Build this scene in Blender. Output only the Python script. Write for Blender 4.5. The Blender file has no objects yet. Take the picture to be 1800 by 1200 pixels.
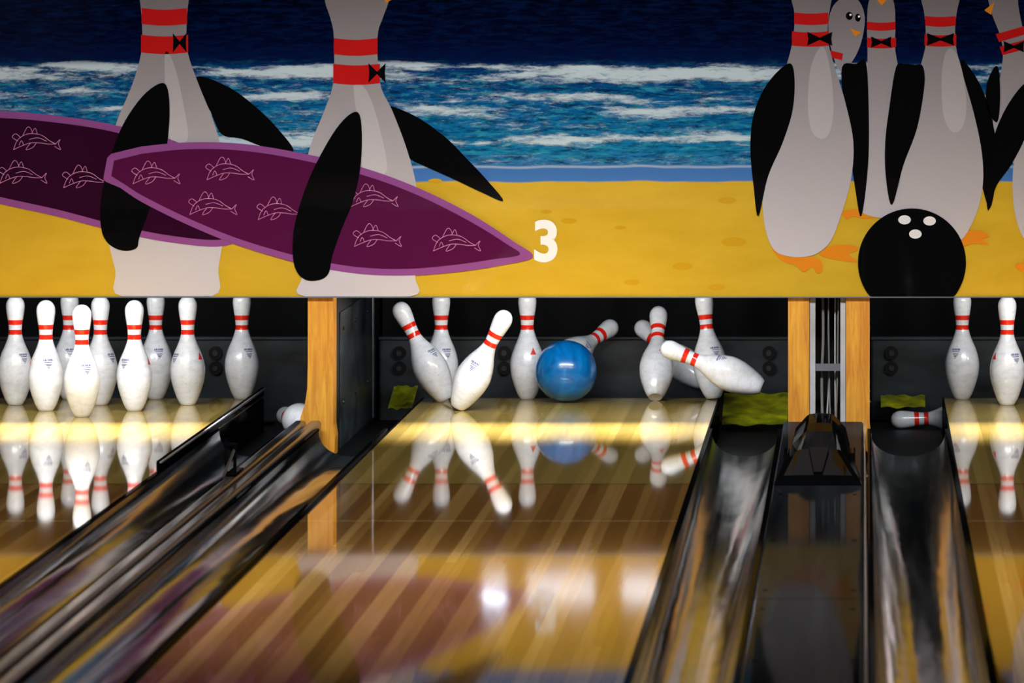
import bpy, bmesh, math, random
from mathutils import Vector, Matrix
random.seed(4)
S=bpy.context.scene
F=10000.0; VX=1515.0; VY=-60.0; H=1.532
YM=18.95; SM=F/YM
def W(px,py,Y):
    s=F/Y
    return Vector(((px-VX)/s, Y, H-(py-VY)/s))
def lin(c):
    o=[]
    for v in c[:3]:
        v=v/255.0
        o.append(v/12.92 if v<=0.04045 else ((v+0.055)/1.055)**2.4)
    return (o[0],o[1],o[2],1.0)
# ---------------------------------------------------------------- materials
class NT:
    def __init__(s,name):
        s.m=bpy.data.materials.new(name); s.m.use_nodes=True
        s.t=s.m.node_tree; s.t.nodes.clear()
        s.out=s.t.nodes.new('ShaderNodeOutputMaterial')
        s.b=s.t.nodes.new('ShaderNodeBsdfPrincipled')
        s.t.links.new(s.b.outputs[0],s.out.inputs[0])
    def n(s,ty,**kw):
        nd=s.t.nodes.new(ty)
        for k,v in kw.items(): setattr(nd,k,v)
        return nd
    def l(s,a,b): s.t.links.new(a,b)
    def put(s,sock,v):
        if hasattr(v,'is_output'): s.l(v,sock)
        else: sock.default_value=v
    def math(s,op,a,b=0.0,c=0.0,clamp=False):
        nd=s.n('ShaderNodeMath',operation=op); nd.use_clamp=clamp
        s.put(nd.inputs[0],a); s.put(nd.inputs[1],b); s.put(nd.inputs[2],c)
        return nd.outputs[0]
    def obj(s):
        tc=s.n('ShaderNodeTexCoord'); return tc.outputs['Object']
    def xyz(s,v):
        nd=s.n('ShaderNodeSeparateXYZ'); s.l(v,nd.inputs[0]); return nd.outputs
    def comb(s,x=0.0,y=0.0,z=0.0):
        nd=s.n('ShaderNodeCombineXYZ')
        s.put(nd.inputs[0],x); s.put(nd.inputs[1],y); s.put(nd.inputs[2],z)
        return nd.outputs[0]
    def noise(s,vec,scale=5,detail=3,rough=0.5,dist=0.0):
        nd=s.n('ShaderNodeTexNoise'); s.l(vec,nd.inputs['Vector'])
        nd.inputs['Scale'].default_value=scale; nd.inputs['Detail'].default_value=detail
        nd.inputs['Roughness'].default_value=rough; nd.inputs['Distortion'].default_value=dist
        return nd.outputs[0]
    def mapv(s,vec,sc):
        nd=s.n('ShaderNodeMapping'); s.l(vec,nd.inputs[0]); nd.inputs['Scale'].default_value=sc
        return nd.outputs[0]
    def ramp(s,f,stops,interp='LINEAR'):
        nd=s.n('ShaderNodeValToRGB'); nd.color_ramp.interpolation=interp
        e=nd.color_ramp.elements
        while len(e)<len(stops): e.new(0.5)
        for i,(p,c) in enumerate(stops):
            e[i].position=p
            if not isinstance(c,(tuple,list)): c=(c,c,c,1)
            e[i].color=c
        s.put(nd.inputs[0],f); return nd.outputs[0]
    def mix(s,f,a,b,blend='MIX'):
        nd=s.n('ShaderNodeMix',data_type='RGBA',blend_type=blend)
        s.put(nd.inputs[0],f); s.put(nd.inputs[6],a); s.put(nd.inputs[7],b)
        return nd.outputs[2]
    def smooth(s,v,a,b):
        nd=s.n('ShaderNodeMapRange',interpolation_type='SMOOTHSTEP')
        s.put(nd.inputs[0],v); nd.inputs[1].default_value=a; nd.inputs[2].default_value=b
        return nd.outputs[0]
    def bump(s,h,strength=0.2,dist=0.01):
        nd=s.n('ShaderNodeBump'); s.l(h,nd.inputs['Height'])
        nd.inputs['Strength'].default_value=strength; nd.inputs['Distance'].default_value=dist
        s.l(nd.outputs[0],s.b.inputs['Normal'])
    def set(s,col=None,rough=None,metal=None,coat=None,coatr=None,ior=None,spec=None,em=None,ems=None):
        I=s.b.inputs
        if col is not None: s.put(I['Base Color'],col)
        if rough is not None: s.put(I['Roughness'],rough)
        if metal is not None: s.put(I['Metallic'],metal)
        if coat is not None: s.put(I['Coat Weight'],coat)
        if coatr is not None: s.put(I['Coat Roughness'],coatr)
        if ior is not None: s.put(I['IOR'],ior)
        if spec is not None: s.put(I['Specular IOR Level'],spec)
        if em is not None: s.put(I['Emission Color'],em)
        if ems is not None: s.put(I['Emission Strength'],ems)
        return s.m
def simple(name,rgb,rough=0.5,metal=0.0,var=0.15,scale=(8,8,8),coat=0.0,bump=0.0,spec=0.5):
    t=NT(name); v=t.mapv(t.obj(),scale); n=t.noise(v,1.0,4)
    c=lin(rgb); d=tuple(x*(1-var) for x in c[:3])+(1,); e=tuple(min(1,x*(1+var)) for x in c[:3])+(1,)
    col=t.ramp(n,[(0.3,d),(0.7,e)])
    if bump: t.bump(n,bump,0.004)
    return t.set(col=col,rough=rough,metal=metal,coat=coat,coatr=0.05,spec=spec)

def m_lane(xl):
    t=NT('lane_wood'); x,y,z=t.xyz(t.obj())
    bi=t.math('FLOOR',t.math('DIVIDE',t.math('SUBTRACT',x,xl),0.02703))
    wn=t.n('ShaderNodeTexWhiteNoise',noise_dimensions='2D')
    seg=t.math('FLOOR',t.math('ADD',t.math('MULTIPLY',y,0.16),t.math('MULTIPLY',bi,0.37)))
    t.l(t.comb(bi,seg,0),wn.inputs[0])
    alt=t.math('MODULO',t.math('FLOOR',t.math('DIVIDE',bi,2.0)),2.0)
    f=t.math('ADD',t.math('MULTIPLY',wn.outputs[0],0.45),t.math('MULTIPLY',t.math('ABSOLUTE',alt),0.5))
    base=t.ramp(f,[(0.1,lin((138,96,42))),(0.5,lin((164,118,54))),(0.95,lin((204,162,94)))])
    g=t.noise(t.comb(t.math('MULTIPLY',x,140.0),t.math('MULTIPLY',y,1.6),0.0),1.0,5,0.6)
    base=t.mix(t.math('MULTIPLY',t.ramp(g,[(0.35,0.0),(0.7,1.0)]),0.3),base,lin((114,80,38)))
    deck=t.smooth(y,16.83,16.835)
    base=t.mix(t.math('MULTIPLY',deck,0.4),base,lin((188,178,90)))
    s1=t.math('LESS_THAN',t.math('ABSOLUTE',t.math('SUBTRACT',y,16.83)),0.012)
    s2=t.math('LESS_THAN',t.math('ABSOLUTE',t.math('SUBTRACT',y,15.71)),0.008)
    base=t.mix(t.math('MULTIPLY',s1,0.6),base,lin((60,35,15)))
    base=t.mix(t.math('MULTIPLY',s2,0.6),base,lin((225,200,150)))
    fr=t.math('FRACT',t.math('DIVIDE',t.math('SUBTRACT',x,xl),0.02703))
    gap=t.math('LESS_THAN',fr,0.05)
    base=t.mix(t.math('MULTIPLY',gap,0.3),base,lin((60,35,12)))
    r=t.noise(t.comb(t.math('MULTIPLY',x,3.0),t.math('MULTIPLY',y,0.8),0.0),1.0,3)
    rr=t.ramp(r,[(0.3,0.03),(0.7,0.04)])
    near=t.math('SUBTRACT',1.0,t.smooth(y,14.4,16.8))
    rr=t.math('ADD',rr,t.math('MULTIPLY',near,0.006))
    ior=t.math('SUBTRACT',1.42,t.math('MULTIPLY',near,0.33))
    return t.set(col=base,rough=rr,ior=ior,spec=0.5)
def m_pin():
    t=NT('pin_plastic'); o=t.obj(); x,y,z=t.xyz(o)
    inch=0.0254
    def band(c,h):
        return t.math('LESS_THAN',t.math('ABSOLUTE',t.math('SUBTRACT',z,c*inch)),h*inch)
    red=t.math('MAXIMUM',band(11.35,0.33),band(10.0,0.33))
    sc=t.noise(t.mapv(o,(30,30,60)),1.0,5,0.65)
    w=t.ramp(sc,[(0.3,lin((212,216,224))),(0.55,lin((232,236,244)))])
    sp=t.noise(t.mapv(o,(170,170,60)),1.0,2,0.5)
    w=t.mix(t.math('MULTIPLY',t.math('GREATER_THAN',sp,0.71),0.3),w,lin((110,118,135)))
    w=t.mix(t.math('MULTIPLY',t.math('SUBTRACT',1.0,t.smooth(z,0.0,0.012)),0.4),w,lin((120,115,110)))
    col=t.mix(red,w,lin((234,36,20)))
    t.bump(sc,0.05,0.002)
    return t.set(col=col,rough=0.2,coat=0.5,coatr=0.05)
def m_art_bg():
    t=NT('mural_beach_print'); x,y,z=t.xyz(t.obj())
    U=t.math('MULTIPLY_ADD',x,SM,VX)
    V=t.math('MULTIPLY_ADD',z,-SM,H*SM+VY)
    wob=t.noise(t.comb(t.math('DIVIDE',U,170.0),0.0,3.0),1.0,2)
    Vw=t.math('ADD',V,t.math('MULTIPLY',t.math('SUBTRACT',wob,0.5),14.0))
    f=t.math('DIVIDE',Vw,340.0)
    sea=t.ramp(f,[(0.0,lin((3,5,24))),(0.2,lin((4,8,38))),(0.31,lin((5,18,64))),(0.36,lin((10,62,124))),(0.55,lin((12,98,160))),
                  (0.78,lin((24,124,176))),(0.86,lin((58,120,182))),(0.875,lin((70,120,190))),(0.93,lin((76,126,194)))])
    ch=t.noise(t.comb(t.math('DIVIDE',U,42.0),t.math('DIVIDE',V,7.0),0.0),1.0,8,0.7,0.3)
    dk=t.ramp(ch,[(0.38,1.0),(0.56,0.0)])
    inz=t.math('MULTIPLY',t.math('LESS_THAN',f,0.85),0.82)
    sea=t.mix(t.math('MULTIPLY',dk,inz),sea,lin((3,26,68)))
    ch2=t.noise(t.comb(t.math('DIVIDE',U,36.0),t.math('DIVIDE',V,8.0),7.0),1.0,8,0.7,0.4)
    sea=t.mix(t.math('MULTIPLY',t.ramp(ch2,[(0.5,0.0),(0.66,1.0)]),t.math('MULTIPLY',inz,t.smooth(f,0.28,0.45))),sea,lin((52,160,186)))
    wn=t.noise(t.comb(t.math('DIVIDE',U,260.0),0.0,9.0),1.0,3)
    Vf=t.math('ADD',V,t.math('MULTIPLY',t.math('SUBTRACT',wn,0.5),46.0))
    band=t.ramp(t.math('DIVIDE',Vf,300.0),[(0.0,0.0),(0.365,0.0),(0.385,1.0),(0.45,0.85),(0.49,0.25),(0.53,0.3),(0.55,0.9),(0.585,0.6),(0.61,0.2),(0.64,0.8),(0.67,0.5),(0.70,0.2),(0.77,0.45),(0.80,1.0),(0.85,0.7),(0.88,0.2)])
    fo=t.noise(t.comb(t.math('DIVIDE',U,34.0),t.math('DIVIDE',V,8.0),2.0),1.0,10,0.8,0.4)
    lr=t.noise(t.comb(t.math('DIVIDE',U,240.0),t.math('DIVIDE',V,30.0),5.0),1.0,3)
    lr=t.math('MULTIPLY',t.smooth(lr,0.30,0.66),0.46)
    q=t.math('ADD',t.math('MULTIPLY',fo,0.95),t.math('MULTIPLY',band,lr))
    fm=t.smooth(q,0.56,0.84)
    fm=t.math('MULTIPLY',fm,t.math('LESS_THAN',f,0.86))
    fm=t.math('MULTIPLY',fm,t.smooth(V,100.0,118.0))
    sea=t.mix(t.math('MULTIPLY',fm,0.95),sea,lin((206,224,234)))
    sea=t.mix(t.math('MULTIPLY',t.math('SUBTRACT',1.0,t.smooth(t.math('ABSOLUTE',t.math('SUBTRACT',f,0.862)),0.0,0.011)),0.75),sea,lin((180,195,212)))
    sn=t.noise(t.comb(t.math('DIVIDE',U,160.0),t.math('DIVIDE',V,50.0),1.0),1.0,6,0.6)
    sand=t.ramp(sn,[(0.3,lin((212,170,44))),(0.7,lin((224,184,56)))])
    col=t.mix(t.smooth(Vw,317.0,321.0),sea,sand)
    return t.set(col=col,rough=0.6,coat=1.0,coatr=0.02,spec=0.0)
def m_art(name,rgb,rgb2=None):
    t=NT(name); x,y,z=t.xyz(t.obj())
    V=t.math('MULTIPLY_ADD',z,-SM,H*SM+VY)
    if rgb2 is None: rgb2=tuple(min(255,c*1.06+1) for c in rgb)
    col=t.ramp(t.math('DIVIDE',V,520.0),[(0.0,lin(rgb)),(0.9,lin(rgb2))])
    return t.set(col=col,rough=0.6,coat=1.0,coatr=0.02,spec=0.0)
def m_gutter():
    t=NT('gutter_polymer'); x,y,z=t.xyz(t.obj())
    n=t.noise(t.comb(t.math('MULTIPLY',x,22.0),t.math('MULTIPLY',y,0.6),0.0),1.0,5,0.6,0.4)
    col=t.ramp(n,[(0.35,lin((12,18,24))),(0.55,lin((32,46,58))),(0.75,lin((84,108,130)))])
    t.bump(t.noise(t.comb(t.math('MULTIPLY',x,8.0),t.math('MULTIPLY',y,1.1),3.0),1.0,2),0.35,0.012)
    return t.set(col=col,rough=t.ramp(n,[(0.3,0.07),(0.7,0.16)]),metal=0.88)
def m_ball():
    t=NT('ball_urethane'); o=t.obj()
    n=t.noise(t.mapv(o,(10,4,7)),1.0,6,0.6,1.6)
    col=t.ramp(n,[(0.3,lin((0,84,156))),(0.5,lin((2,108,186))),(0.75,lin((18,132,204)))])
    return t.set(col=col,rough=0.25,coat=0.4,coatr=0.08)
def m_wood(name,a,b):
    t=NT(name); x,y,z=t.xyz(t.obj())
    n=t.noise(t.comb(t.math('MULTIPLY',x,60.0),t.math('MULTIPLY',y,60.0),t.math('MULTIPLY',z,5.0)),1.0,6,0.6,0.8)
    col=t.ramp(n,[(0.3,lin(a)),(0.7,lin(b))])
    return t.set(col=col,rough=0.4,coat=0.15)
def m_emit(name,rgb,st):
    t=NT(name); n=t.noise(t.obj(),2.0,1)
    c=lin(rgb); col=t.ramp(n,[(0.0,c),(1.0,c)])
    return t.set(col=col,em=col,ems=st)
M={}
M['pin']=m_pin(); M['blue']=simple('pin_blue_ink',(28,50,130)); M['red']=simple('pin_red_ink',(225,40,40))
M['gutter']=m_gutter(); M['ball']=m_ball(); M['dark']=simple('black_rubber',(12,13,15),0.5,spec=0.15)
M['blackgloss']=simple('black_plastic',(10,11,13),0.4,spec=0.0,coat=0.10)
M['cap']=simple('division_cap_plastic',(34,38,43),0.3,var=0.6,scale=(14,0.6,20),bump=0.08,spec=0.0,coat=0.10)
M['ridge']=simple('division_ridge_plastic',(32,40,50),0.2,0.45,var=0.5,scale=(20,1.2,20),bump=0.15,spec=0.1)
M['rim']=simple('rim_strip_black',(8,9,11),0.4,spec=0.0,coat=0.08)
M['steel']=simple('brushed_steel',(150,153,158),0.3,0.9)
M['rail']=simple('painted_rail',(190,194,200),0.4)
M['cable']=simple('cable_grey',(130,128,124),0.5)
M['post']=m_wood('kickback_maple',(210,128,20),(250,184,54))
M['appr']=m_wood('approach_maple',(120,84,40),(150,106,52))
M['kick']=simple('kickback_panel_dark',(18,20,23),0.35,var=0.3)
M['green']=simple('green_gutter_mat',(206,240,24),0.5,var=0.75,scale=(14,14,14))
M['cush']=simple('cushion_vinyl',(42,49,54),0.3,var=0.8,scale=(4,4,10),bump=0.5,spec=0.3)
M['curt']=simple('pit_curtain_cloth',(9,11,13),0.6,var=0.6,scale=(4,2,2),bump=0.4,spec=0.06)
M['wall']=simple('wall_paint_dark',(58,60,70),0.8); M['ceil']=simple('ceiling_paint',(70,70,74),0.9)
M['floor']=simple('floor_dark',(34,34,38),0.5)
# ---------------------------------------------------------------- mesh helpers
def link(o,parent=None):
    S.collection.objects.link(o)
    if parent: o.parent=parent
    return o
def empty(name,loc=(0,0,0)):
    e=bpy.data.objects.new(name,None); e.empty_display_size=0.1; e.location=loc
    S.collection.objects.link(e); return e
def mesh(name,v,f,mat,parent=None,smooth=False):
    me=bpy.data.meshes.new(name); me.from_pydata([tuple(a) for a in v],[],f); me.update()
    for m in (mat if isinstance(mat,list) else [mat]): me.materials.append(m)
    if smooth:
        for p in me.polygons: p.use_smooth=True
    return link(bpy.data.objects.new(name,me),parent)
def box(name,x0,x1,y0,y1,z0,z1,mat,parent=None,bev=0.0):
    v=[(x,y,z) for x in (x0,x1) for y in (y0,y1) for z in (z0,z1)]
    f=[(0,1,3,2),(4,6,7,5),(0,4,5,1),(2,3,7,6),(0,2,6,4),(1,5,7,3)]
    o=mesh(name,v,f,mat,parent)
    if bev:
        b=o.modifiers.new('bevel','BEVEL'); b.width=bev; b.segments=3
    return o
def extrudeY(name,prof,y0,y1,mat,parent=None,smooth=False,caps=True,closed=True,ny=1):
    n=len(prof); v=[];f=[]
    for k in range(ny+1):
        y=y0+(y1-y0)*k/ny
        v+=[(p[0],y,p[1]) for p in prof]
    m=n if closed else n-1
    for k in range(ny):
        for i in range(m):
            j=(i+1)%n; a=k*n
            f.append((a+i,a+j,a+n+j,a+n+i))
    if caps and closed:
        f.append(tuple(range(n-1,-1,-1))); f.append(tuple(range(ny*n,ny*n+n)))
    return mesh(name,v,f,mat,parent,smooth)
def cyl(name,p0,p1,r,mat,parent=None,seg=20):
    p0=Vector(p0);p1=Vector(p1); d=(p1-p0); q=d.to_track_quat('Z','Y')
    v=[];f=[]
    for e in (p0,p1):
        for i in range(seg):
            a=2*math.pi*i/seg; v.append(e+q@Vector((r*math.cos(a),r*math.sin(a),0)))
    for i in range(seg):
        j=(i+1)%seg; f.append((i,j,seg+j,seg+i))
    f.append(tuple(range(seg-1,-1,-1))); f.append(tuple(range(seg,2*seg)))
    return mesh(name,v,f,mat,parent)
def catmull(pts,sub=5,closed=True):
    n=len(pts); out=[]
    rng=n if closed else n-1
    for i in range(rng):
        if closed: p0,p1,p2,p3=pts[(i-1)%n],pts[i],pts[(i+1)%n],pts[(i+2)%n]
        else: p0,p1,p2,p3=pts[max(i-1,0)],pts[i],pts[i+1],pts[min(i+2,n-1)]
        for k in range(sub):
            t=k/sub
            out.append(tuple(0.5*((2*p1[a])+(-p0[a]+p2[a])*t+(2*p0[a]-5*p1[a]+4*p2[a]-p3[a])*t*t+(-p0[a]+3*p1[a]-3*p2[a]+p3[a])*t**3) for a in (0,1)))
    if not closed: out.append(tuple(pts[-1]))
    return out
# ---------------------------------------------------------------- pins
inch=0.0254
PR=[(0,0.90),(0.06,1.0),(0.75,1.40),(1.5,1.70),(2.25,1.953),(3.375,2.255),(4.5,2.383),(5.2,2.37),(5.875,2.25),(6.6,2.06),(7.25,1.83),(7.95,1.52),(8.625,1.245),(9.375,1.0),(10,0.905),(10.875,0.935),(11.75,1.055),(12.625,1.19),(13.5,1.272),(14.1,1.19),(14.55,0.95),(14.82,0.65),(14.95,0.35),(15.0,0.0)]
PP=catmull([(z*inch,r*inch) for z,r in PR],5,False)
def prad(z):
    for i in range(len(PP)-1):
        if PP[i][0]<=z<=PP[i+1][0]:
            t=(z-PP[i][0])/max(1e-9,PP[i+1][0]-PP[i][0]); return PP[i][1]*(1-t)+PP[i+1][1]*t
    return 0.03
def pin_mesh():
    seg=56; v=[(0,0,0)];f=[];mi=[]
    prof=PP[:-1]
    for z,r in prof:
        for i in range(seg):
            a=2*math.pi*i/seg; v.append((r*math.sin(a),-r*math.cos(a),z))
    top=len(v); v.append((0,0,15*inch))
    n=len(prof)
    for i in range(seg):
        j=(i+1)%seg
        f.append((0,1+j,1+i)); mi.append(0)
        for k in range(n-1):
            a=1+k*seg; f.append((a+i,a+j,a+seg+j,a+seg+i)); mi.append(0)
        a=1+(n-1)*seg; f.append((a+i,a+j,top)); mi.append(0)
    def patch(th0,z0,poly,m):
        b=len(v)
        for u,w in poly:
            z=z0+w; r=prad(z)+0.0005; th=th0+u/prad(z0)
            v.append((r*math.sin(th),-r*math.cos(th),z))
        f.append(tuple(range(b,b+len(poly)))); mi.append(m)
    def rect(th0,z0,u0,u1,w0,w1,m):
        k=max(1,int((u1-u0)/0.004)); h=max(1,int((w1-w0)/0.004))
        for a in range(k):
            for c in range(h):
                ua=u0+(u1-u0)*a/k; ub=u0+(u1-u0)*(a+1)/k
                wa=w0+(w1-w0)*c/h; wb=w0+(w1-w0)*(c+1)/h
                patch(th0,z0,[(ua,wa),(ub,wa),(ub,wb),(ua,wb)],m)
    zb=6.7*inch
    for th in (0.0,3.6):
        for k,w in enumerate((0.003,0.0035,0.0025,0.0035,0.003,0.0035,0.003)):
            u=-0.017+k*0.005; rect(th,zb,u,u+w,0.004,0.0105+(0.001 if k%2 else 0),1)
        rect(th,zb,-0.013,0.014,-0.001,0.0012,1)
        for k in range(4):
            w=0.013-k*0.0028; zz=-0.005-k*0.0045
            rect(th,zb-0.002,-w+0.003,w-0.001,zz-0.0015,zz+0.0008,1)
    th=2.0
    for k in range(6):
        w=0.012*(1-k/6); rect(th,zb,-w,w*0.7,-0.01+k*0.004,-0.0062+k*0.004,2)
    me=bpy.data.meshes.new('bowling_pin'); me.from_pydata(v,[],f)
    for m in (M['pin'],M['blue'],M['red']): me.materials.append(m)
    for p,k in zip(me.polygons,mi): p.material_index=k; p.use_smooth=True
    me.update(); return me
PM=pin_mesh()
def add_pin(base,head=None,twist=0.0,ground=True,zoff=0.0):
    o=bpy.data.objects.new('bowling_pin',PM); S.collection.objects.link(o)
    base=Vector(base)
    if head is None: d=Vector((0,0,1)); b=base
    else:
        head=Vector(head); d=(head-base).normalized(); b=(head+base)/2-d*7.5*inch
    q=Vector((0,0,1)).rotation_difference(d)
    m=q.to_matrix()@Matrix.Rotation(twist,3,'Z')
    if ground:
        mz=min((m@vv.co).z for vv in PM.vertices); b.z=-mz+0.0003+zoff
    o.matrix_world=Matrix.Translation(b)@m.to_4x4()
    return o
XL,XC,XR=-2.65,-1.031,0.812; HY=19.33; LH=0.527; YE=20.17
SP=0.3048;RW=0.264
rack={1:(0,0),2:(-.5,1),3:(.5,1),4:(-1,2),5:(0,2),6:(1,2),7:(-1.5,3),8:(-.5,3),9:(.5,3),10:(1.5,3)}
tw={1:0.45,2:-3.3,3:-0.6,4:0.75,5:-2.6,6:-0.9,7:0,8:0.2,9:-3.25,10:0.6}
for k,(a,b) in rack.items(): add_pin((XL+a*SP-(0.008 if k in (2,3,5,6) else 0),HY+b*RW,0),twist=tw[k])
for k in (7,8): add_pin((XC+rack[k][0]*SP,HY+3*RW,0),twist={7:0.5,8:-1.5}[k])
for k,tt in ((7,2.2),(4,-3.0),(1,.2),(2,.9),(3,1.8),(5,2.9),(6,.5),(8,0),(9,1),(10,2)):
    add_pin((XR+rack[k][0]*SP,HY+rack[k][1]*RW,0),twist=tt)
Y10=HY+3*RW
add_pin(W(1254,703,Y10),W(1236,518,Y10+0.02),0.5)
add_pin(W(783,700,19.95),W(700,536,19.97),0.8)
add_pin(W(803,715,19.6),W(893,543,19.55),-0.35)
add_pin(W(972,648,20.24),W(1078,572,20.50),0.5,ground=False)
add_pin(W(1152,698,20.02),W(1158,543,20.25),-1.6)
add_pin(W(1342,681,19.70),W(1160,607,19.74),0.9,ground=False)
add_pin(W(1238,672,20.30),W(1122,570,20.50),0.2,ground=False)
# pins lying in gutter channel / pit
add_pin((-1.93,19.80,-0.06),(-2.05,20.16,-0.06),0.3,zoff=-0.12)
add_pin((0.482,20.32,-0.08),(0.104,20.31,-0.095),0.3,zoff=-0.14)
# ball
def ball():
    bm=bmesh.new(); R=0.1085
    bmesh.ops.create_uvsphere(bm,u_segments=192,v_segments=96,radius=R)
    dirs=[Vector((0.35,0.75,0.75)).normalized(),Vector((0.12,0.9,0.62)).normalized(),Vector((0.0,0.62,0.9)).normalized()]
    for v in bm.verts:
        n=v.co.normalized()
        for d in dirs:
            if n.angle(d)<0.115: v.co=n*(R-0.035)
    for f in bm.faces: f.smooth=True
    me=bpy.data.meshes.new('bowling_ball'); bm.to_mesh(me); me.materials.append(M['ball'])
    o=bpy.data.objects.new('bowling_ball',me); S.collection.objects.link(o)
    o.location=((995-VX)/500.5,19.98,R+0.0005); o.rotation_euler=(0.3,0.4,0.2)
ball()
# ---------------------------------------------------------------- lanes
Y0=2.0
for xc in (XL,XC,XR):
    e=empty('bowling_lane')
    me=box('lane_surface',xc-LH+0.006,xc+LH-0.006,Y0,YE,-0.14,0.0,m_lane(xc-LH),e)
    box('edge_strip_1',xc-LH,xc-LH+0.006,Y0,YE,-0.14,0.0015,M['rim'],e)
    box('edge_strip_2',xc+LH-0.006,xc+LH,Y0,YE,-0.14,0.0015,M['rim'],e)
    box('tail_plank',xc-LH,xc+LH,YE,YE+0.03,-0.14,-0.004,M['dark'],e)
YG=18.70; YP=20.88
def gutter(x0,x1,mat_rng=None):
    e=empty('gutter')
    rim=0.010; z=0.006; a0=x0+rim; a1=x1-rim; c=(a0+a1)/2; r=(a1-a0)/2; dep=0.086
    top=[(x0,z-0.012),(x0,z),(a0,z)]
    arc=[(c-r*math.cos(math.pi*i/28), z-dep*math.sin(math.pi*i/28)**0.85) for i in range(1,28)]
    bot=[(a1,z),(x1,z),(x1,z-0.012)]
    inner=[(c+(r+0.006)*math.cos(math.pi*i/28), z-0.004-(dep+0.006)*math.sin(math.pi*i/28)) for i in range(1,28)]
    prof=top+arc+bot+inner
    ys=[Y0,6.0,9.5,13.1,15.4,YG]
    for k in range(len(ys)-1):
        o=extrudeY('trough_%d'%(k+1),prof,ys[k]+0.0015,ys[k+1]-0.0015,M['gutter'],e,smooth=False)
        for p in o.data.polygons:
            if abs(p.normal.y)<0.5 : p.use_smooth=True
        try: o.data.set_sharp_from_angle(angle=math.radians(40))
        except Exception: pass
    box('rim_1',x0,a0+0.002,Y0,YG,z,z+0.006,M['rim'],e)
    box('rim_2',a1-0.002,x1,Y0,YG,z,z+0.006,M['rim'],e)
    box('channel_floor',x0,x1,YG,YP,-0.14,-0.12,M['dark'],e)
    if mat_rng:
        ya,yb,za,zb_,fa,fb=mat_rng
        xa=x0+0.004+(x1-x0-0.008)*fa; xb=x0+0.004+(x1-x0-0.008)*fb
        v=[];f=[];nx,ny=14,10
        for j in range(ny+1):
            for i in range(nx+1):
                w=0.005*math.sin(i*0.9+j*0.5)*math.sin(j*0.8+i*0.3)
                v.append((xa+(xb-xa)*i/nx,ya+(yb-ya)*j/ny,za+(zb_-za)*j/ny+(w if 0<i<nx else 0)))
        for j in range(ny):
            for i in range(nx):
                a=j*(nx+1)+i; f.append((a,a+1,a+nx+2,a+nx+1))
        mesh('ramp_mat',v,f,M['green'],e,True)
    return e
gA=(-2.122,-1.888); gB=(-1.795,-1.559); gC=(-0.503,-0.262); gD=(0.018,0.284)
gutter(*gA); gutter(gB[0],gB[1],(20.34,20.62,-0.05,0.01,0.42,0.80))
gutter(gC[0],gC[1],(20.24,20.62,-0.10,-0.015,0,1)); gutter(gD[0],gD[1],(20.46,20.64,-0.055,-0.025,0.18,0.80))
gutter(XL-LH-0.245,XL-LH-0.001); gutter(XR+LH+0.001,XR+LH+0.245)
def cap_profile(x0,x1,z0,z1,r):
    p=[(x0,z0)]
    for i in range(7):
        a=math.pi-math.pi/2*i/6; p.append((x0+r+r*math.cos(a),z1-r+r*math.sin(a)))
    for i in range(7):
        a=math.pi/2-math.pi/2*i/6; p.append((x1-r+r*math.cos(a),z1-r+r*math.sin(a)))
    p.append((x1,z0)); return p
e=empty('lane_division')
extrudeY('division_cap_1',cap_profile(-1.887,-1.846,-0.14,0.022,0.012),Y0,18.9,M['ridge'],e,True)
extrudeY('division_cap_2',cap_profile(-1.836,-1.796,-0.14,0.022,0.012),Y0,18.9,M['ridge'],e,True)
box('division_groove',-1.846,-1.836,Y0,18.9,-0.14,0.004,M['dark'],e)
e=empty('ball_return_track')
extrudeY('track_cover_far',cap_profile(-0.261,0.004,-0.14,0.018,0.008),13.62,18.9,M['cap'],e,False)
extrudeY('track_cover_near',cap_profile(-0.261,0.004,-0.14,0.018,0.008),Y0,13.61,M['cap'],e,False)
box('edge_trim',0.006,0.012,Y0,18.9,-0.14,0.021,M['steel'],e,0.002)
for yy in (12.4,13.4,13.8,15.0,16.3):
    for xx in (-0.235,-0.02): cyl('screw',(xx,yy,0.016),(xx,yy,0.0195),0.006,M['blackgloss'],e,12)
for k,(a,b) in enumerate(((XL-LH-0.345,XL-LH-0.246),(XR+LH+0.246,XR+LH+0.345))):
    extrudeY('lane_division',cap_profile(a,b,-0.14,0.02,0.012),Y0,18.9,M['cap'],None,True)
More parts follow.
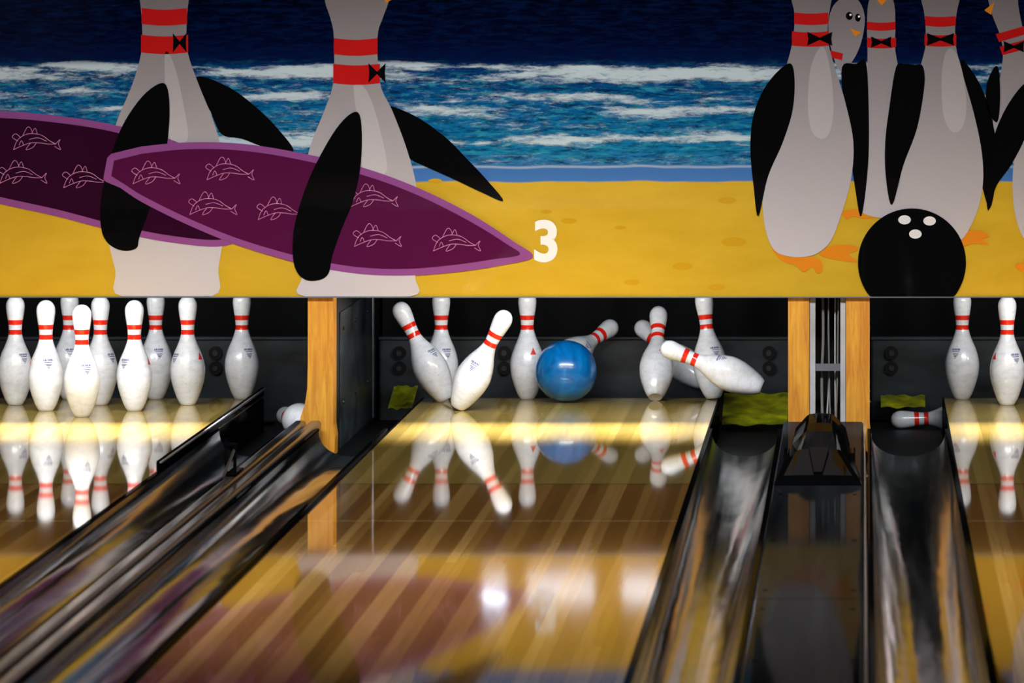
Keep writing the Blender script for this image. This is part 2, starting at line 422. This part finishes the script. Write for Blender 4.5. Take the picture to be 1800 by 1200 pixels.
# hood
def hood():
    secs=[(16.58,.128,.120,.006),(16.62,.128,.100,.026),(16.95,.116,.074,.060),(17.02,.098,.066,.068),(17.22,.094,.050,.104),(17.38,.092,.045,.116),(17.50,.090,.044,.119),(17.75,.090,.044,.116)]
    cx=-0.128; v=[];f=[]; z0=0.0185
    for y,wb,wt,h in secs:
        pr=[(-wb,0),(-wb,h*0.18),(-(wb*.75+wt*.25),h*0.62),(-wt,h*0.95),(-wt*.8,h),(-wt*.25,h*1.02),(wt*.25,h*1.02),(wt*.8,h),(wt,h*0.95),((wb*.75+wt*.25),h*0.62),(wb,h*0.18),(wb,0)]
        v+=[(cx+p[0],y,z0+p[1]) for p in pr]
    n=12
    for k in range(len(secs)-1):
        for i in range(n):
            j=(i+1)%n; f.append((k*n+j,k*n+i,(k+1)*n+i,(k+1)*n+j))
    f.append(tuple(range(n))); f.append(tuple(range(len(secs)*n-1,(len(secs)-1)*n-1,-1)))
    e=empty('ball_return_hood')
    o=mesh('hood_shell',v,f,M['blackgloss'],e)
    b=o.modifiers.new('bevel','BEVEL'); b.width=0.004; b.segments=2; b.limit_method='ANGLE'; b.angle_limit=0.35
    rib=[(cx-.012,16.64,z0+.028),(cx+.012,16.64,z0+.028),(cx+.030,17.0,z0+.070),(cx-.030,17.0,z0+.070)]
    ribt=[(p[0],p[1]-0.004,p[2]+0.007) for p in rib]
    mesh('hood_rib',rib+ribt,[(4,5,6,7),(0,4,7,3),(1,2,6,5),(0,1,5,4),(2,3,7,6)],M['blackgloss'],e)
    for sx in (-1,1):
        box('side_lug_%d'%(1 if sx<0 else 2),cx+sx*0.100-0.008,cx+sx*0.100+0.008,17.1,17.3,z0,z0+0.05,M['blackgloss'],e,0.004)
hood()
# sensor bracket at left gutter
e=empty('foul_sensor_bracket')
bx=-1.882
for k,dx in enumerate((-0.012,0.014)):
    cyl('upright_%d'%(k+1),(bx+dx,16.95,0.020),(bx+dx,16.95,0.125-0.02*k),0.005,M['blackgloss'],e)
cyl('crossbar',(bx-0.02,16.95,0.105),(bx+0.022,16.95,0.105),0.006,M['blackgloss'],e)
box('foot',bx-0.004,bx+0.03,16.85,17.05,0.0225,0.03,M['blackgloss'],e,0.003)
cyl('brace',(bx-0.005,16.8,0.022),(bx+0.012,16.95,0.09),0.004,M['steel'],e)
e=empty('bumper_rail')
box('rail_bar',-2.121,-2.112,17.1,20.1,0.0125,0.045,M['rim'],e,0.003)
box('rail_lip',-2.112,-2.104,17.1,20.1,0.036,0.042,M['steel'],e,0.002)
# ---------------------------------------------------------------- kickbacks
def kick(name,x0,x1,flare=0.0):
    e=empty(name)
    yf=18.975
    pr=[(x0,0.9),(x1,0.9),(x1,0.0),(x1+0.006,-0.04),(x1+0.004,-0.10),(x0-flare*0.5,-0.02),(x0-flare,-0.0),(x0-flare*0.85,0.03),(x0-flare*0.35,0.07),(x0-flare*0.08,0.12),(x0,0.2)]
    extrudeY('wood_front',pr[::-1],yf,19.10,M['post'],e)
    box('side_panel',x0+0.004,x1-0.004,19.10,YP,-0.12,0.9,M['kick'],e)
    for sx,xx in ((-1,x0+0.004),(1,x1-0.004)):
        xa,xb=(xx-0.004,xx) if sx<0 else (xx,xx+0.004)
        box('wear_plate_%s'%('a' if sx<0 else 'b'),xa,xb,19.25,20.5,-0.10,0.36,M['cush'],e,0.0015)
        for yy in (19.35,19.8,20.3):
            for zz in (0.05,0.3):
                cyl('bolt',(xa if sx<0 else xb,yy,zz),((xa-0.004) if sx<0 else (xb+0.004),yy,zz),0.007,M['kick'],e,12)
        box('steel_jamb_%s'%('a' if sx<0 else 'b'),xa,xb,20.55,20.6,-0.10,0.85,M['steel'],e)
    return e
kick('kickback',-1.848,-1.764,0.028)
kick('kickback',-0.246,-0.176)
kick('kickback',-0.053,0.026)
kick('kickback',XL-LH-0.34,XL-LH-0.25)
kick('kickback',XR+LH+0.25,XR+LH+0.34)
e=empty('cable_duct')
box('duct_back',-0.175,-0.054,19.30,19.32,-0.14,0.9,M['dark'],e)
box('duct_base',-0.175,-0.054,18.91,19.30,-0.14,0.0,M['dark'],e)
box('rail_1',-0.1745,-0.155,18.99,19.02,0.0,0.9,M['rail'],e,0.002)
box('rail_2',-0.072,-0.0545,18.99,19.02,0.0,0.9,M['rail'],e,0.002)
zb=1.532-(645+60)/526
box('cross_bar',-0.155,-0.072,19.00,19.01,zb-0.012,zb+0.012,M['steel'],e)
for k in range(5):
    cu=bpy.data.curves.new('cable_%d'%(k+1),'CURVE'); cu.dimensions='3D'; cu.bevel_depth=0.0028 if k else 0.005
    sp=cu.splines.new('BEZIER'); pts=[0.0,0.15,0.3,0.5,0.85]
    sp.bezier_points.add(len(pts)-1)
    for i,z in enumerate(pts):
        bp=sp.bezier_points[i]; bp.co=(-0.128+0.011*k+random.uniform(-0.008,0.008),19.06+0.02*(k%2),z)
        bp.handle_left_type=bp.handle_right_type='AUTO'
    cu.materials.append(M['cable'] if k%2==0 else M['rail']); link(bpy.data.objects.new('cable_%d'%(k+1),cu),e)
# ---------------------------------------------------------------- pit back
for xc,x0,x1 in ((XL,XL-LH-0.245,-1.850),(XC,-1.762,-0.248),(XR,0.028,XR+LH+0.245)):
    e=empty('pit_cushion')
    box('cushion_board',x0+0.004,x1-0.004,20.70,20.76,-0.13,0.185,M['cush'],e,0.01)
    box('top_rail',x0+0.004,x1-0.004,20.685,20.70,0.172,0.184,M['cush'],e,0.003)
    for xx in (x0+0.08,x1-0.09,xc-0.27,xc+0.30):
        for zz in (0.07,0.125):
            cyl('knob',(xx,20.705,zz),(xx,20.675,zz),0.024,M['dark'],e,24)
            cyl('knob_center',(xx,20.677,zz),(xx,20.668,zz),0.010,M['kick'],e,16)
    n=90; v=[];f=[]
    for i in range(n+1):
        x=x0+0.004+(x1-x0-0.008)*i/n; y=20.86+0.006*math.sin(i*0.23)+0.003*math.sin(i*0.61)
        v+=[(x,y,-0.12),(x,y,1.3)]
    for i in range(n): f.append((2*i,2*i+2,2*i+3,2*i+1))
    mesh('pit_curtain',v,f,M['curt'],None,True)
# ---------------------------------------------------------------- masking unit with mural
mu=empty('masking_unit')
ZB=H-(521-VY)/SM; ZT=1.78; XM0,XM1=-3.55,1.72
box('mural_panel',XM0,XM1,YM,YM+0.02,ZB,ZT,m_art_bg(),mu)
box('bottom_trim',XM0,XM1,YM-0.004,YM+0.022,ZB-0.004,ZB,M['steel'],mu)
box('top_trim',XM0,XM1,YM-0.01,YM+0.03,ZT,ZT+0.03,M['blackgloss'],mu)
A={}
A['pin']=m_art('print_pin_grey_falloff',(126,119,122),(214,208,216)); A['pinhi']=m_art('print_pin_highlight_falloff',(154,149,152),(228,222,230))  # darker towards the top: light falloff painted into the printed pin greys
A['red']=m_art('print_red',(196,28,28)); A['black']=m_art('print_black',(10,10,12))
A['border']=m_art('print_purple',(142,76,142)); A['maroon']=m_art('print_maroon',(82,20,64)); A['maroon2']=m_art('print_maroon_dark',(46,10,38))
A['line']=m_art('print_pink_line',(210,132,186)); A['white']=m_art('print_white',(250,250,252)); A['orange']=m_art('print_orange',(226,136,34))
A['foot']=m_art('print_footprint',(202,156,32))
A['hole']=m_art('print_hole_white',(232,230,236))
def shape(name,pts,mat,layer,smooth=True,sub=5):
    if smooth: pts=catmull(pts,sub)
    y=YM-0.0008*layer
    v=[]
    for px,py in pts:
        py=min(py,520.5); v.append((max(XM0,(px-VX)/SM),y,H-(py-VY)/SM))
    return mesh(name,v,[tuple(range(len(v)))],mat,mu)
def ell(name,cx,cy,rx,ry,mat,layer,rot=0,n=40):
    c,s=math.cos(rot),math.sin(rot)
    return shape(name,[(cx+rx*math.cos(2*math.pi*i/n)*c-ry*math.sin(2*math.pi*i/n)*s, cy+rx*math.cos(2*math.pi*i/n)*s+ry*math.sin(2*math.pi*i/n)*c) for i in range(n)],mat,layer,False)
def inset(pts,d):
    n=len(pts); ar=sum(pts[i][0]*pts[(i+1)%n][1]-pts[(i+1)%n][0]*pts[i][1] for i in range(n))
    sg=1 if ar>0 else -1; out=[]
    for i in range(n):
        a=pts[i-1];b=pts[(i+1)%n]; dx,dy=b[0]-a[0],b[1]-a[1]; L=math.hypot(dx,dy) or 1
        out.append((pts[i][0]-dy/L*d*sg,pts[i][1]+dx/L*d*sg))
    return out
def stripe(name,xl,xr,y0,y1,layer,bow=3):
    n=10; top=[(xl+(xr-xl)*i/n, y0+bow*math.sin(math.pi*i/n)) for i in range(n+1)]
    bot=[(xr-(xr-xl)*i/n, y1+bow*math.sin(math.pi*i/n)) for i in range(n+1)]
    shape(name,top+bot,A['red'],layer,False)
def bow(cx,cy,w,h,layer,half=None):
    if half!='R': shape('bow_tie',[(cx,cy-2),(cx-w,cy-h),(cx-w*.92,cy),(cx-w,cy+h),(cx,cy+2)],A['black'],layer,False)
    if half!='L': shape('bow_tie',[(cx,cy-2),(cx+w,cy-h),(cx+w*.92,cy),(cx+w,cy+h),(cx,cy+2)],A['black'],layer,False)
for px,py,r in ((1278,352,16),(1290,425,22),(1200,468,18),(1000,388,14),(1260,505,15),(765,318,12),(1090,400,10),(1110,496,14),(960,372,10)):
    ell('sand_print',px,py,r,r*0.36,A['foot'],1)
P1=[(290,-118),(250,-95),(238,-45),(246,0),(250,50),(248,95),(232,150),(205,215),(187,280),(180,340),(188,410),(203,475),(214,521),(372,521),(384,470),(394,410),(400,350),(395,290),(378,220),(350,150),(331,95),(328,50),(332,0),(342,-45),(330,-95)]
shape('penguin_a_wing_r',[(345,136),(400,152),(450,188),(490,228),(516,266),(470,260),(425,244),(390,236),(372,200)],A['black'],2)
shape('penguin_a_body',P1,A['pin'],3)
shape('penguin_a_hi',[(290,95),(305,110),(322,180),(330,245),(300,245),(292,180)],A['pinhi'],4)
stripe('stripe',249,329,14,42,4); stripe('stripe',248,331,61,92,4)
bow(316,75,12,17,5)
B1=[(-60,190),(0,195),(60,199),(150,210),(220,224),(300,245),(370,280),(420,330),(430,400),(395,432),(300,426),(200,406),(100,380),(0,358),(-60,342)]
b1=catmull(B1,6); shape('surfboard_a',b1,A['border'],5,False); shape('surfboard_a_deck',inset(b1,12),A['maroon2'],6,False)
shape('penguin_a_wing_l',[(283,146),(296,160),(298,215),(288,290),(266,360),(246,415),(240,436),(215,440),(190,427),(178,400),(178,350),(190,290),(215,222),(250,170)],A['black'],7.2)
B2=[(250,257),(330,250),(420,252),(520,267),(640,295),(740,332),(830,377),(900,422),(937,451),(880,466),(800,478),(720,484),(640,482),(560,470),(480,450),(400,424),(320,390),(250,355),(212,330)]
b2=catmull(B2,6,False)+[(186,319),(182,314),(189,277),(196,270)]
shape('surfboard_b',b2,A['border'],8,False)
inn=[(250,270),(330,262),(420,264),(520,279),(640,308),(735,343),(825,388),(890,428),(914,447),(870,455),(800,465),(720,472),(640,470),(560,458),(480,438),(400,412),(320,378),(250,343),(220,324)]
inn=catmull(inn,5,False)+[(196,309),(201,282)]
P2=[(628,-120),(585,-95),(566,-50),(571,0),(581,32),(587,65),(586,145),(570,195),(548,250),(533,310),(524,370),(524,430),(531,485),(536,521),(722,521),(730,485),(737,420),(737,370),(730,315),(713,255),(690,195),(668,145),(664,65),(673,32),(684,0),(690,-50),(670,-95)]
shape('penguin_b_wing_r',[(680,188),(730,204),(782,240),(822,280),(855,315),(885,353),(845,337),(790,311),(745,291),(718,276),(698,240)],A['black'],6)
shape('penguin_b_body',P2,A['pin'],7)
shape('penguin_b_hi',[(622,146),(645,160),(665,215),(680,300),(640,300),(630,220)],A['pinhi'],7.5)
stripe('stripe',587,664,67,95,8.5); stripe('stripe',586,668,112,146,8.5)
shape('beak',[(676,-6),(688,0),(678,5)],A['orange'],8,False)
bow(663,128,15,17,9)
shape('surfboard_b_deck',inn,A['maroon'],9,False)
shape('penguin_b_wing_l',[(622,197),(635,212),(635,285),(622,350),(602,400),(585,448),(578,480),(560,492),(535,490),(518,467),(515,420),(525,368),(550,300),(590,228)],A['black'],12)
koi=[[(-38,18),(-30,0),(-12,-10),(10,-8),(25,2),(36,8)],[(-38,18),(-25,12),(-8,6),(8,6),(22,8),(36,8)],[(36,8),(44,0),(41,8),(45,18),(34,12)],
     [(-22,-6),(-14,-21),(-8,-20),(-4,-10)],[(-6,-10),(0,-20),(4,-9)],[(-8,6),(-16,18),(-4,14),(2,6)],[(-30,3),(-40,-4),(-34,-10),(-25,-3)],[(-28,10),(-24,2),(-20,10)],[(-10,0),(5,-3),(20,3)]]
cu=bpy.data.curves.new('fish_line_drawings','CURVE'); cu.dimensions='3D'; cu.bevel_depth=0.0012; cu.bevel_resolution=1
for cx,cy,lay in ((62,245,6),(38,304,6),(150,312,6),(272,305,9),(402,298,9),(372,359,9),(492,368,9),(655,345,9),(661,415,9),(800,423,9)):
    for st in koi:
        pts=catmull([(cx+a,cy+b) for a,b in st],4,False)
        sp=cu.splines.new('POLY'); sp.points.add(len(pts)-1)
        for i,(px,py) in enumerate(pts): sp.points[i].co=((px-VX)/SM,YM-0.0008*lay+0.0007,H-(py-VY)/SM,1)
cu.materials.append(A['line']); link(bpy.data.objects.new('fish_line_drawings',cu),mu)
tx=bpy.data.curves.new('lane_number','FONT'); tx.body='3'; tx.size=0.2; tx.offset=0.0065; tx.extrude=0.0; tx.align_x='CENTER'
to=bpy.data.objects.new('lane_number',tx); link(to,mu); tx.materials.append(A['white'])
bpy.context.view_layer.update()
dm=to.dimensions; zb0=H-(459-VY)/SM
hh=75/SM; ww=41/SM
to.scale=(ww/max(dm.x,1e-4),hh/max(dm.y,1e-4),1); to.rotation_euler=(math.pi/2,0,0)
to.location=((960-VX)/SM,YM-0.003,zb0+0.004)
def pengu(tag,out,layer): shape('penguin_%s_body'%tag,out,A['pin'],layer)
shape('penguin_d_body',[(1490,-8),(1465,10),(1456,45),(1462,90),(1478,125),(1500,105),(1515,70),(1520,30),(1510,2)],A['pin'],2)
ell('eye',1493,28,6,7,A['black'],3); ell('eye',1508,31,5,7,A['black'],3)
ell('eye_glint',1495,26,2,2,A['white'],4); ell('eye_glint',1510,29,2,2,A['white'],4)
shape('beak',[(1495,50),(1515,57),(1503,64)],A['orange'],4,False)
shape('collar',[(1457,88),(1482,94),(1480,106),(1458,100)],A['red'],3,False)
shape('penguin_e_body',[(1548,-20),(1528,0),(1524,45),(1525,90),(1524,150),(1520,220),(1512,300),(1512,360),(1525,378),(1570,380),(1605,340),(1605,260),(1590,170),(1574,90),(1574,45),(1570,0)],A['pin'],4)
stripe('stripe',1524,1574,38,52,5,2); stripe('stripe',1524,1575,66,83,5,2); bow(1549,74,18,10,6)
shape('beak',[(1540,-2),(1560,-2),(1550,10)],A['orange'],6,False)
shape('foot',[(1480,372),(1510,368),(1545,380),(1520,384),(1500,380),(1488,385)],A['orange'],3)
shape('foot',[(1358,436),(1400,447),(1440,455),(1446,475),(1436,480),(1428,470),(1412,478),(1398,466),(1375,458)],A['orange'],3)
shape('foot',[(1440,446),(1462,432),(1500,431),(1507,440),(1492,446),(1507,460),(1480,458),(1455,453)],A['orange'],3)
shape('foot',[(1690,410),(1720,405),(1740,415),(1728,420),(1738,430),(1712,428),(1692,432)],A['orange'],3)
shape('foot',[(1785,465),(1830,460),(1850,475),(1800,478)],A['orange'],3)
shape('penguin_c_wing_r',[(1480,118),(1505,112),(1522,108),(1527,190),(1526,290),(1514,380),(1503,330),(1492,250),(1484,190)],A['black'],6)
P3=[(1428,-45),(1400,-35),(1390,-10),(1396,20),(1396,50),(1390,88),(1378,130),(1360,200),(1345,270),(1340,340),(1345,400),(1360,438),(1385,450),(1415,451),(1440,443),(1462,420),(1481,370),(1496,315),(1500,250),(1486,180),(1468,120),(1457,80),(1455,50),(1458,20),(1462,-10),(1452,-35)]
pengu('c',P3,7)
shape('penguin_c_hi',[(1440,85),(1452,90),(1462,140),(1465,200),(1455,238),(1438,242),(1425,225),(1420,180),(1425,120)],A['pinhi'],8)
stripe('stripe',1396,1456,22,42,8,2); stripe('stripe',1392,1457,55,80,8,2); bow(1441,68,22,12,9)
shape('penguin_c_wing_l',[(1384,112),(1396,128),(1394,190),(1376,250),(1350,310),(1333,380),(1325,330),(1319,260),(1325,200),(1348,148)],A['black'],9)
shape('penguin_f_wing_r',[(1688,110),(1702,116),(1728,160),(1748,230),(1752,300),(1740,366),(1724,320),(1703,260),(1688,190)],A['black'],6)
P6=[(1653,-45),(1625,-35),(1618,-10),(1624,20),(1627,50),(1626,85),(1614,130),(1597,200),(1586,270),(1582,340),(1590,400),(1620,440),(1680,430),(1712,385),(1727,330),(1726,270),(1712,200),(1692,130),(1681,85),(1679,50),(1682,20),(1688,-10),(1680,-35)]
pengu('f',P6,7)
shape('penguin_f_hi',[(1670,85),(1684,100),(1696,150),(1698,200),(1688,228),(1672,230),(1658,200),(1655,140),(1660,100)],A['pinhi'],8)
stripe('stripe',1626,1680,28,45,8,2); stripe('stripe',1625,1681,60,80,8,2); bow(1653,69,24,11,9)
shape('penguin_f_wing_l',[(1575,118),(1590,112),(1608,114),(1622,116),(1625,150),(1612,225),(1588,290),(1568,360),(1557,310),(1556,250),(1563,190)],A['black'],9)
P7=[(1745,-60),(1735,-20),(1742,20),(1757,60),(1763,95),(1756,150),(1745,220),(1760,260),(1800,300),(1860,300),(1850,200),(1830,130),(1808,95),(1800,60),(1790,10),(1785,-40)]
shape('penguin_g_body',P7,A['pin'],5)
shape('stripe',[(1750,60),(1800,46),(1803,60),(1756,74)],A['red'],6,False); shape('stripe',[(1757,82),(1808,68),(1812,84),(1762,97)],A['red'],6,False)
bow(1782,82,18,10,7); shape('beak',[(1748,4),(1730,18),(1742,26)],A['orange'],6,False)
shape('penguin_g_wing_l',[(1748,118),(1756,125),(1758,180),(1752,215),(1735,190),(1734,150)],A['black'],6)
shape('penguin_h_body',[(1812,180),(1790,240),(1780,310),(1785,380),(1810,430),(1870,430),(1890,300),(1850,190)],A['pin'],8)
shape('penguin_h_wing',[(1802,146),(1812,170),(1806,230),(1780,285),(1752,325),(1737,370),(1734,320),(1744,250),(1768,190)],A['black'],9)
ball_pts=[(1603+95*math.cos(2*math.pi*i/72),461+95*math.sin(2*math.pi*i/72)) for i in range(72)]
shape('mural_ball',ball_pts,A['black'],10,False)
for px,py in ((1590,386),(1634,388),(1609,411)): ell('mural_ball_hole',px,py,11,8,A['hole'],11)
# ---------------------------------------------------------------- room
box('floor',-5.5,4.0,-4.0,21.6,-0.2,-0.14,M['floor'])
box('ceiling',-5.5,4.0,-4.0,21.6,3.6,3.7,M['ceil'])
box('wall_left',-5.6,-5.5,-4.0,21.6,-0.2,3.7,M['wall'])
box('wall_right',4.0,4.1,-4.0,21.6,-0.2,3.7,M['wall'])
box('wall_back',-5.5,4.0,21.6,21.7,-0.2,3.7,M['wall'])
box('wall_front',-5.5,4.0,-4.1,-4.0,-0.2,3.7,M['wall'])
box('approach_floor',-5.4,3.9,-4.0,Y0-0.002,-0.14,0.0,M['appr'])
wm=m_emit('window_daylight',(225,235,255),260.0)
wz=(1035+60)/F*(2*YM+4)-H
for k,(px,w) in enumerate(((870,40),(985,115),(1125,60))):
    D=2*YM+4; x=(px-VX)/F*D; hw=w/F*D/2
    e=empty('window_%d'%(k+1))
    box('pane',x-hw,x+hw,-4.0,-3.99,wz-0.09,wz+0.08,wm,e)
    box('frame_top',x-hw-0.03,x+hw+0.03,-4.0,-3.97,wz+0.08,wz+0.11,M['rail'],e)
    box('frame_bottom',x-hw-0.03,x+hw+0.03,-4.0,-3.97,wz-0.12,wz-0.09,M['rail'],e)
# ---------------------------------------------------------------- lights
def area(name,loc,tgt,sx,sy,p,col=(1,1,1),spread=None):
    l=bpy.data.lights.new(name,'AREA'); l.shape='RECTANGLE'; l.size=sx; l.size_y=sy; l.energy=p; l.color=col
    if spread: l.spread=math.radians(spread)
    o=bpy.data.objects.new(name,l); S.collection.objects.link(o); o.location=loc
    o.rotation_euler=(Vector(tgt)-Vector(loc)).to_track_quat('-Z','Y').to_euler(); return o
area('ceiling_lamp',(-1.2,12.5,3.4),(-1.2,18.9,0.25),4.4,0.5,35,(1.0,0.98,0.96),44)
area('ceiling_lamp',(-1.2,13.0,3.5),(-1.2,14.6,0.0),4.5,0.8,58,(1.0,0.93,0.85),88)
for xc in (XL,XC,XR):
    area('pin_light',(xc,19.04,0.62),(xc,20.1,0.12),1.1,0.08,12,(0.90,0.95,1.0))
    area('deck_light',(xc,19.20,0.57),(xc,18.68,0.0),1.1,0.06,22,(1.0,0.94,0.88),75)
w=bpy.data.worlds.new('world'); S.world=w; w.use_nodes=True
w.node_tree.nodes['Background'].inputs[0].default_value=(0.3,0.4,0.6,1); w.node_tree.nodes['Background'].inputs[1].default_value=0.15
# ---------------------------------------------------------------- camera
c=bpy.data.cameras.new('camera'); c.sensor_fit='HORIZONTAL'; c.sensor_width=36; c.lens=F/1800*36
c.shift_x=(900-VX)/1800; c.shift_y=-(600-VY)/1800; c.clip_end=200; c.clip_start=0.1
c.dof.use_dof=True; c.dof.focus_distance=19.3; c.dof.aperture_fstop=7.0
co=bpy.data.objects.new('camera',c); S.collection.objects.link(co); co.location=(0,0,H); co.rotation_euler=(math.pi/2,0,0)
S.camera=co
try: S.view_settings.view_transform='Standard'
except Exception: pass
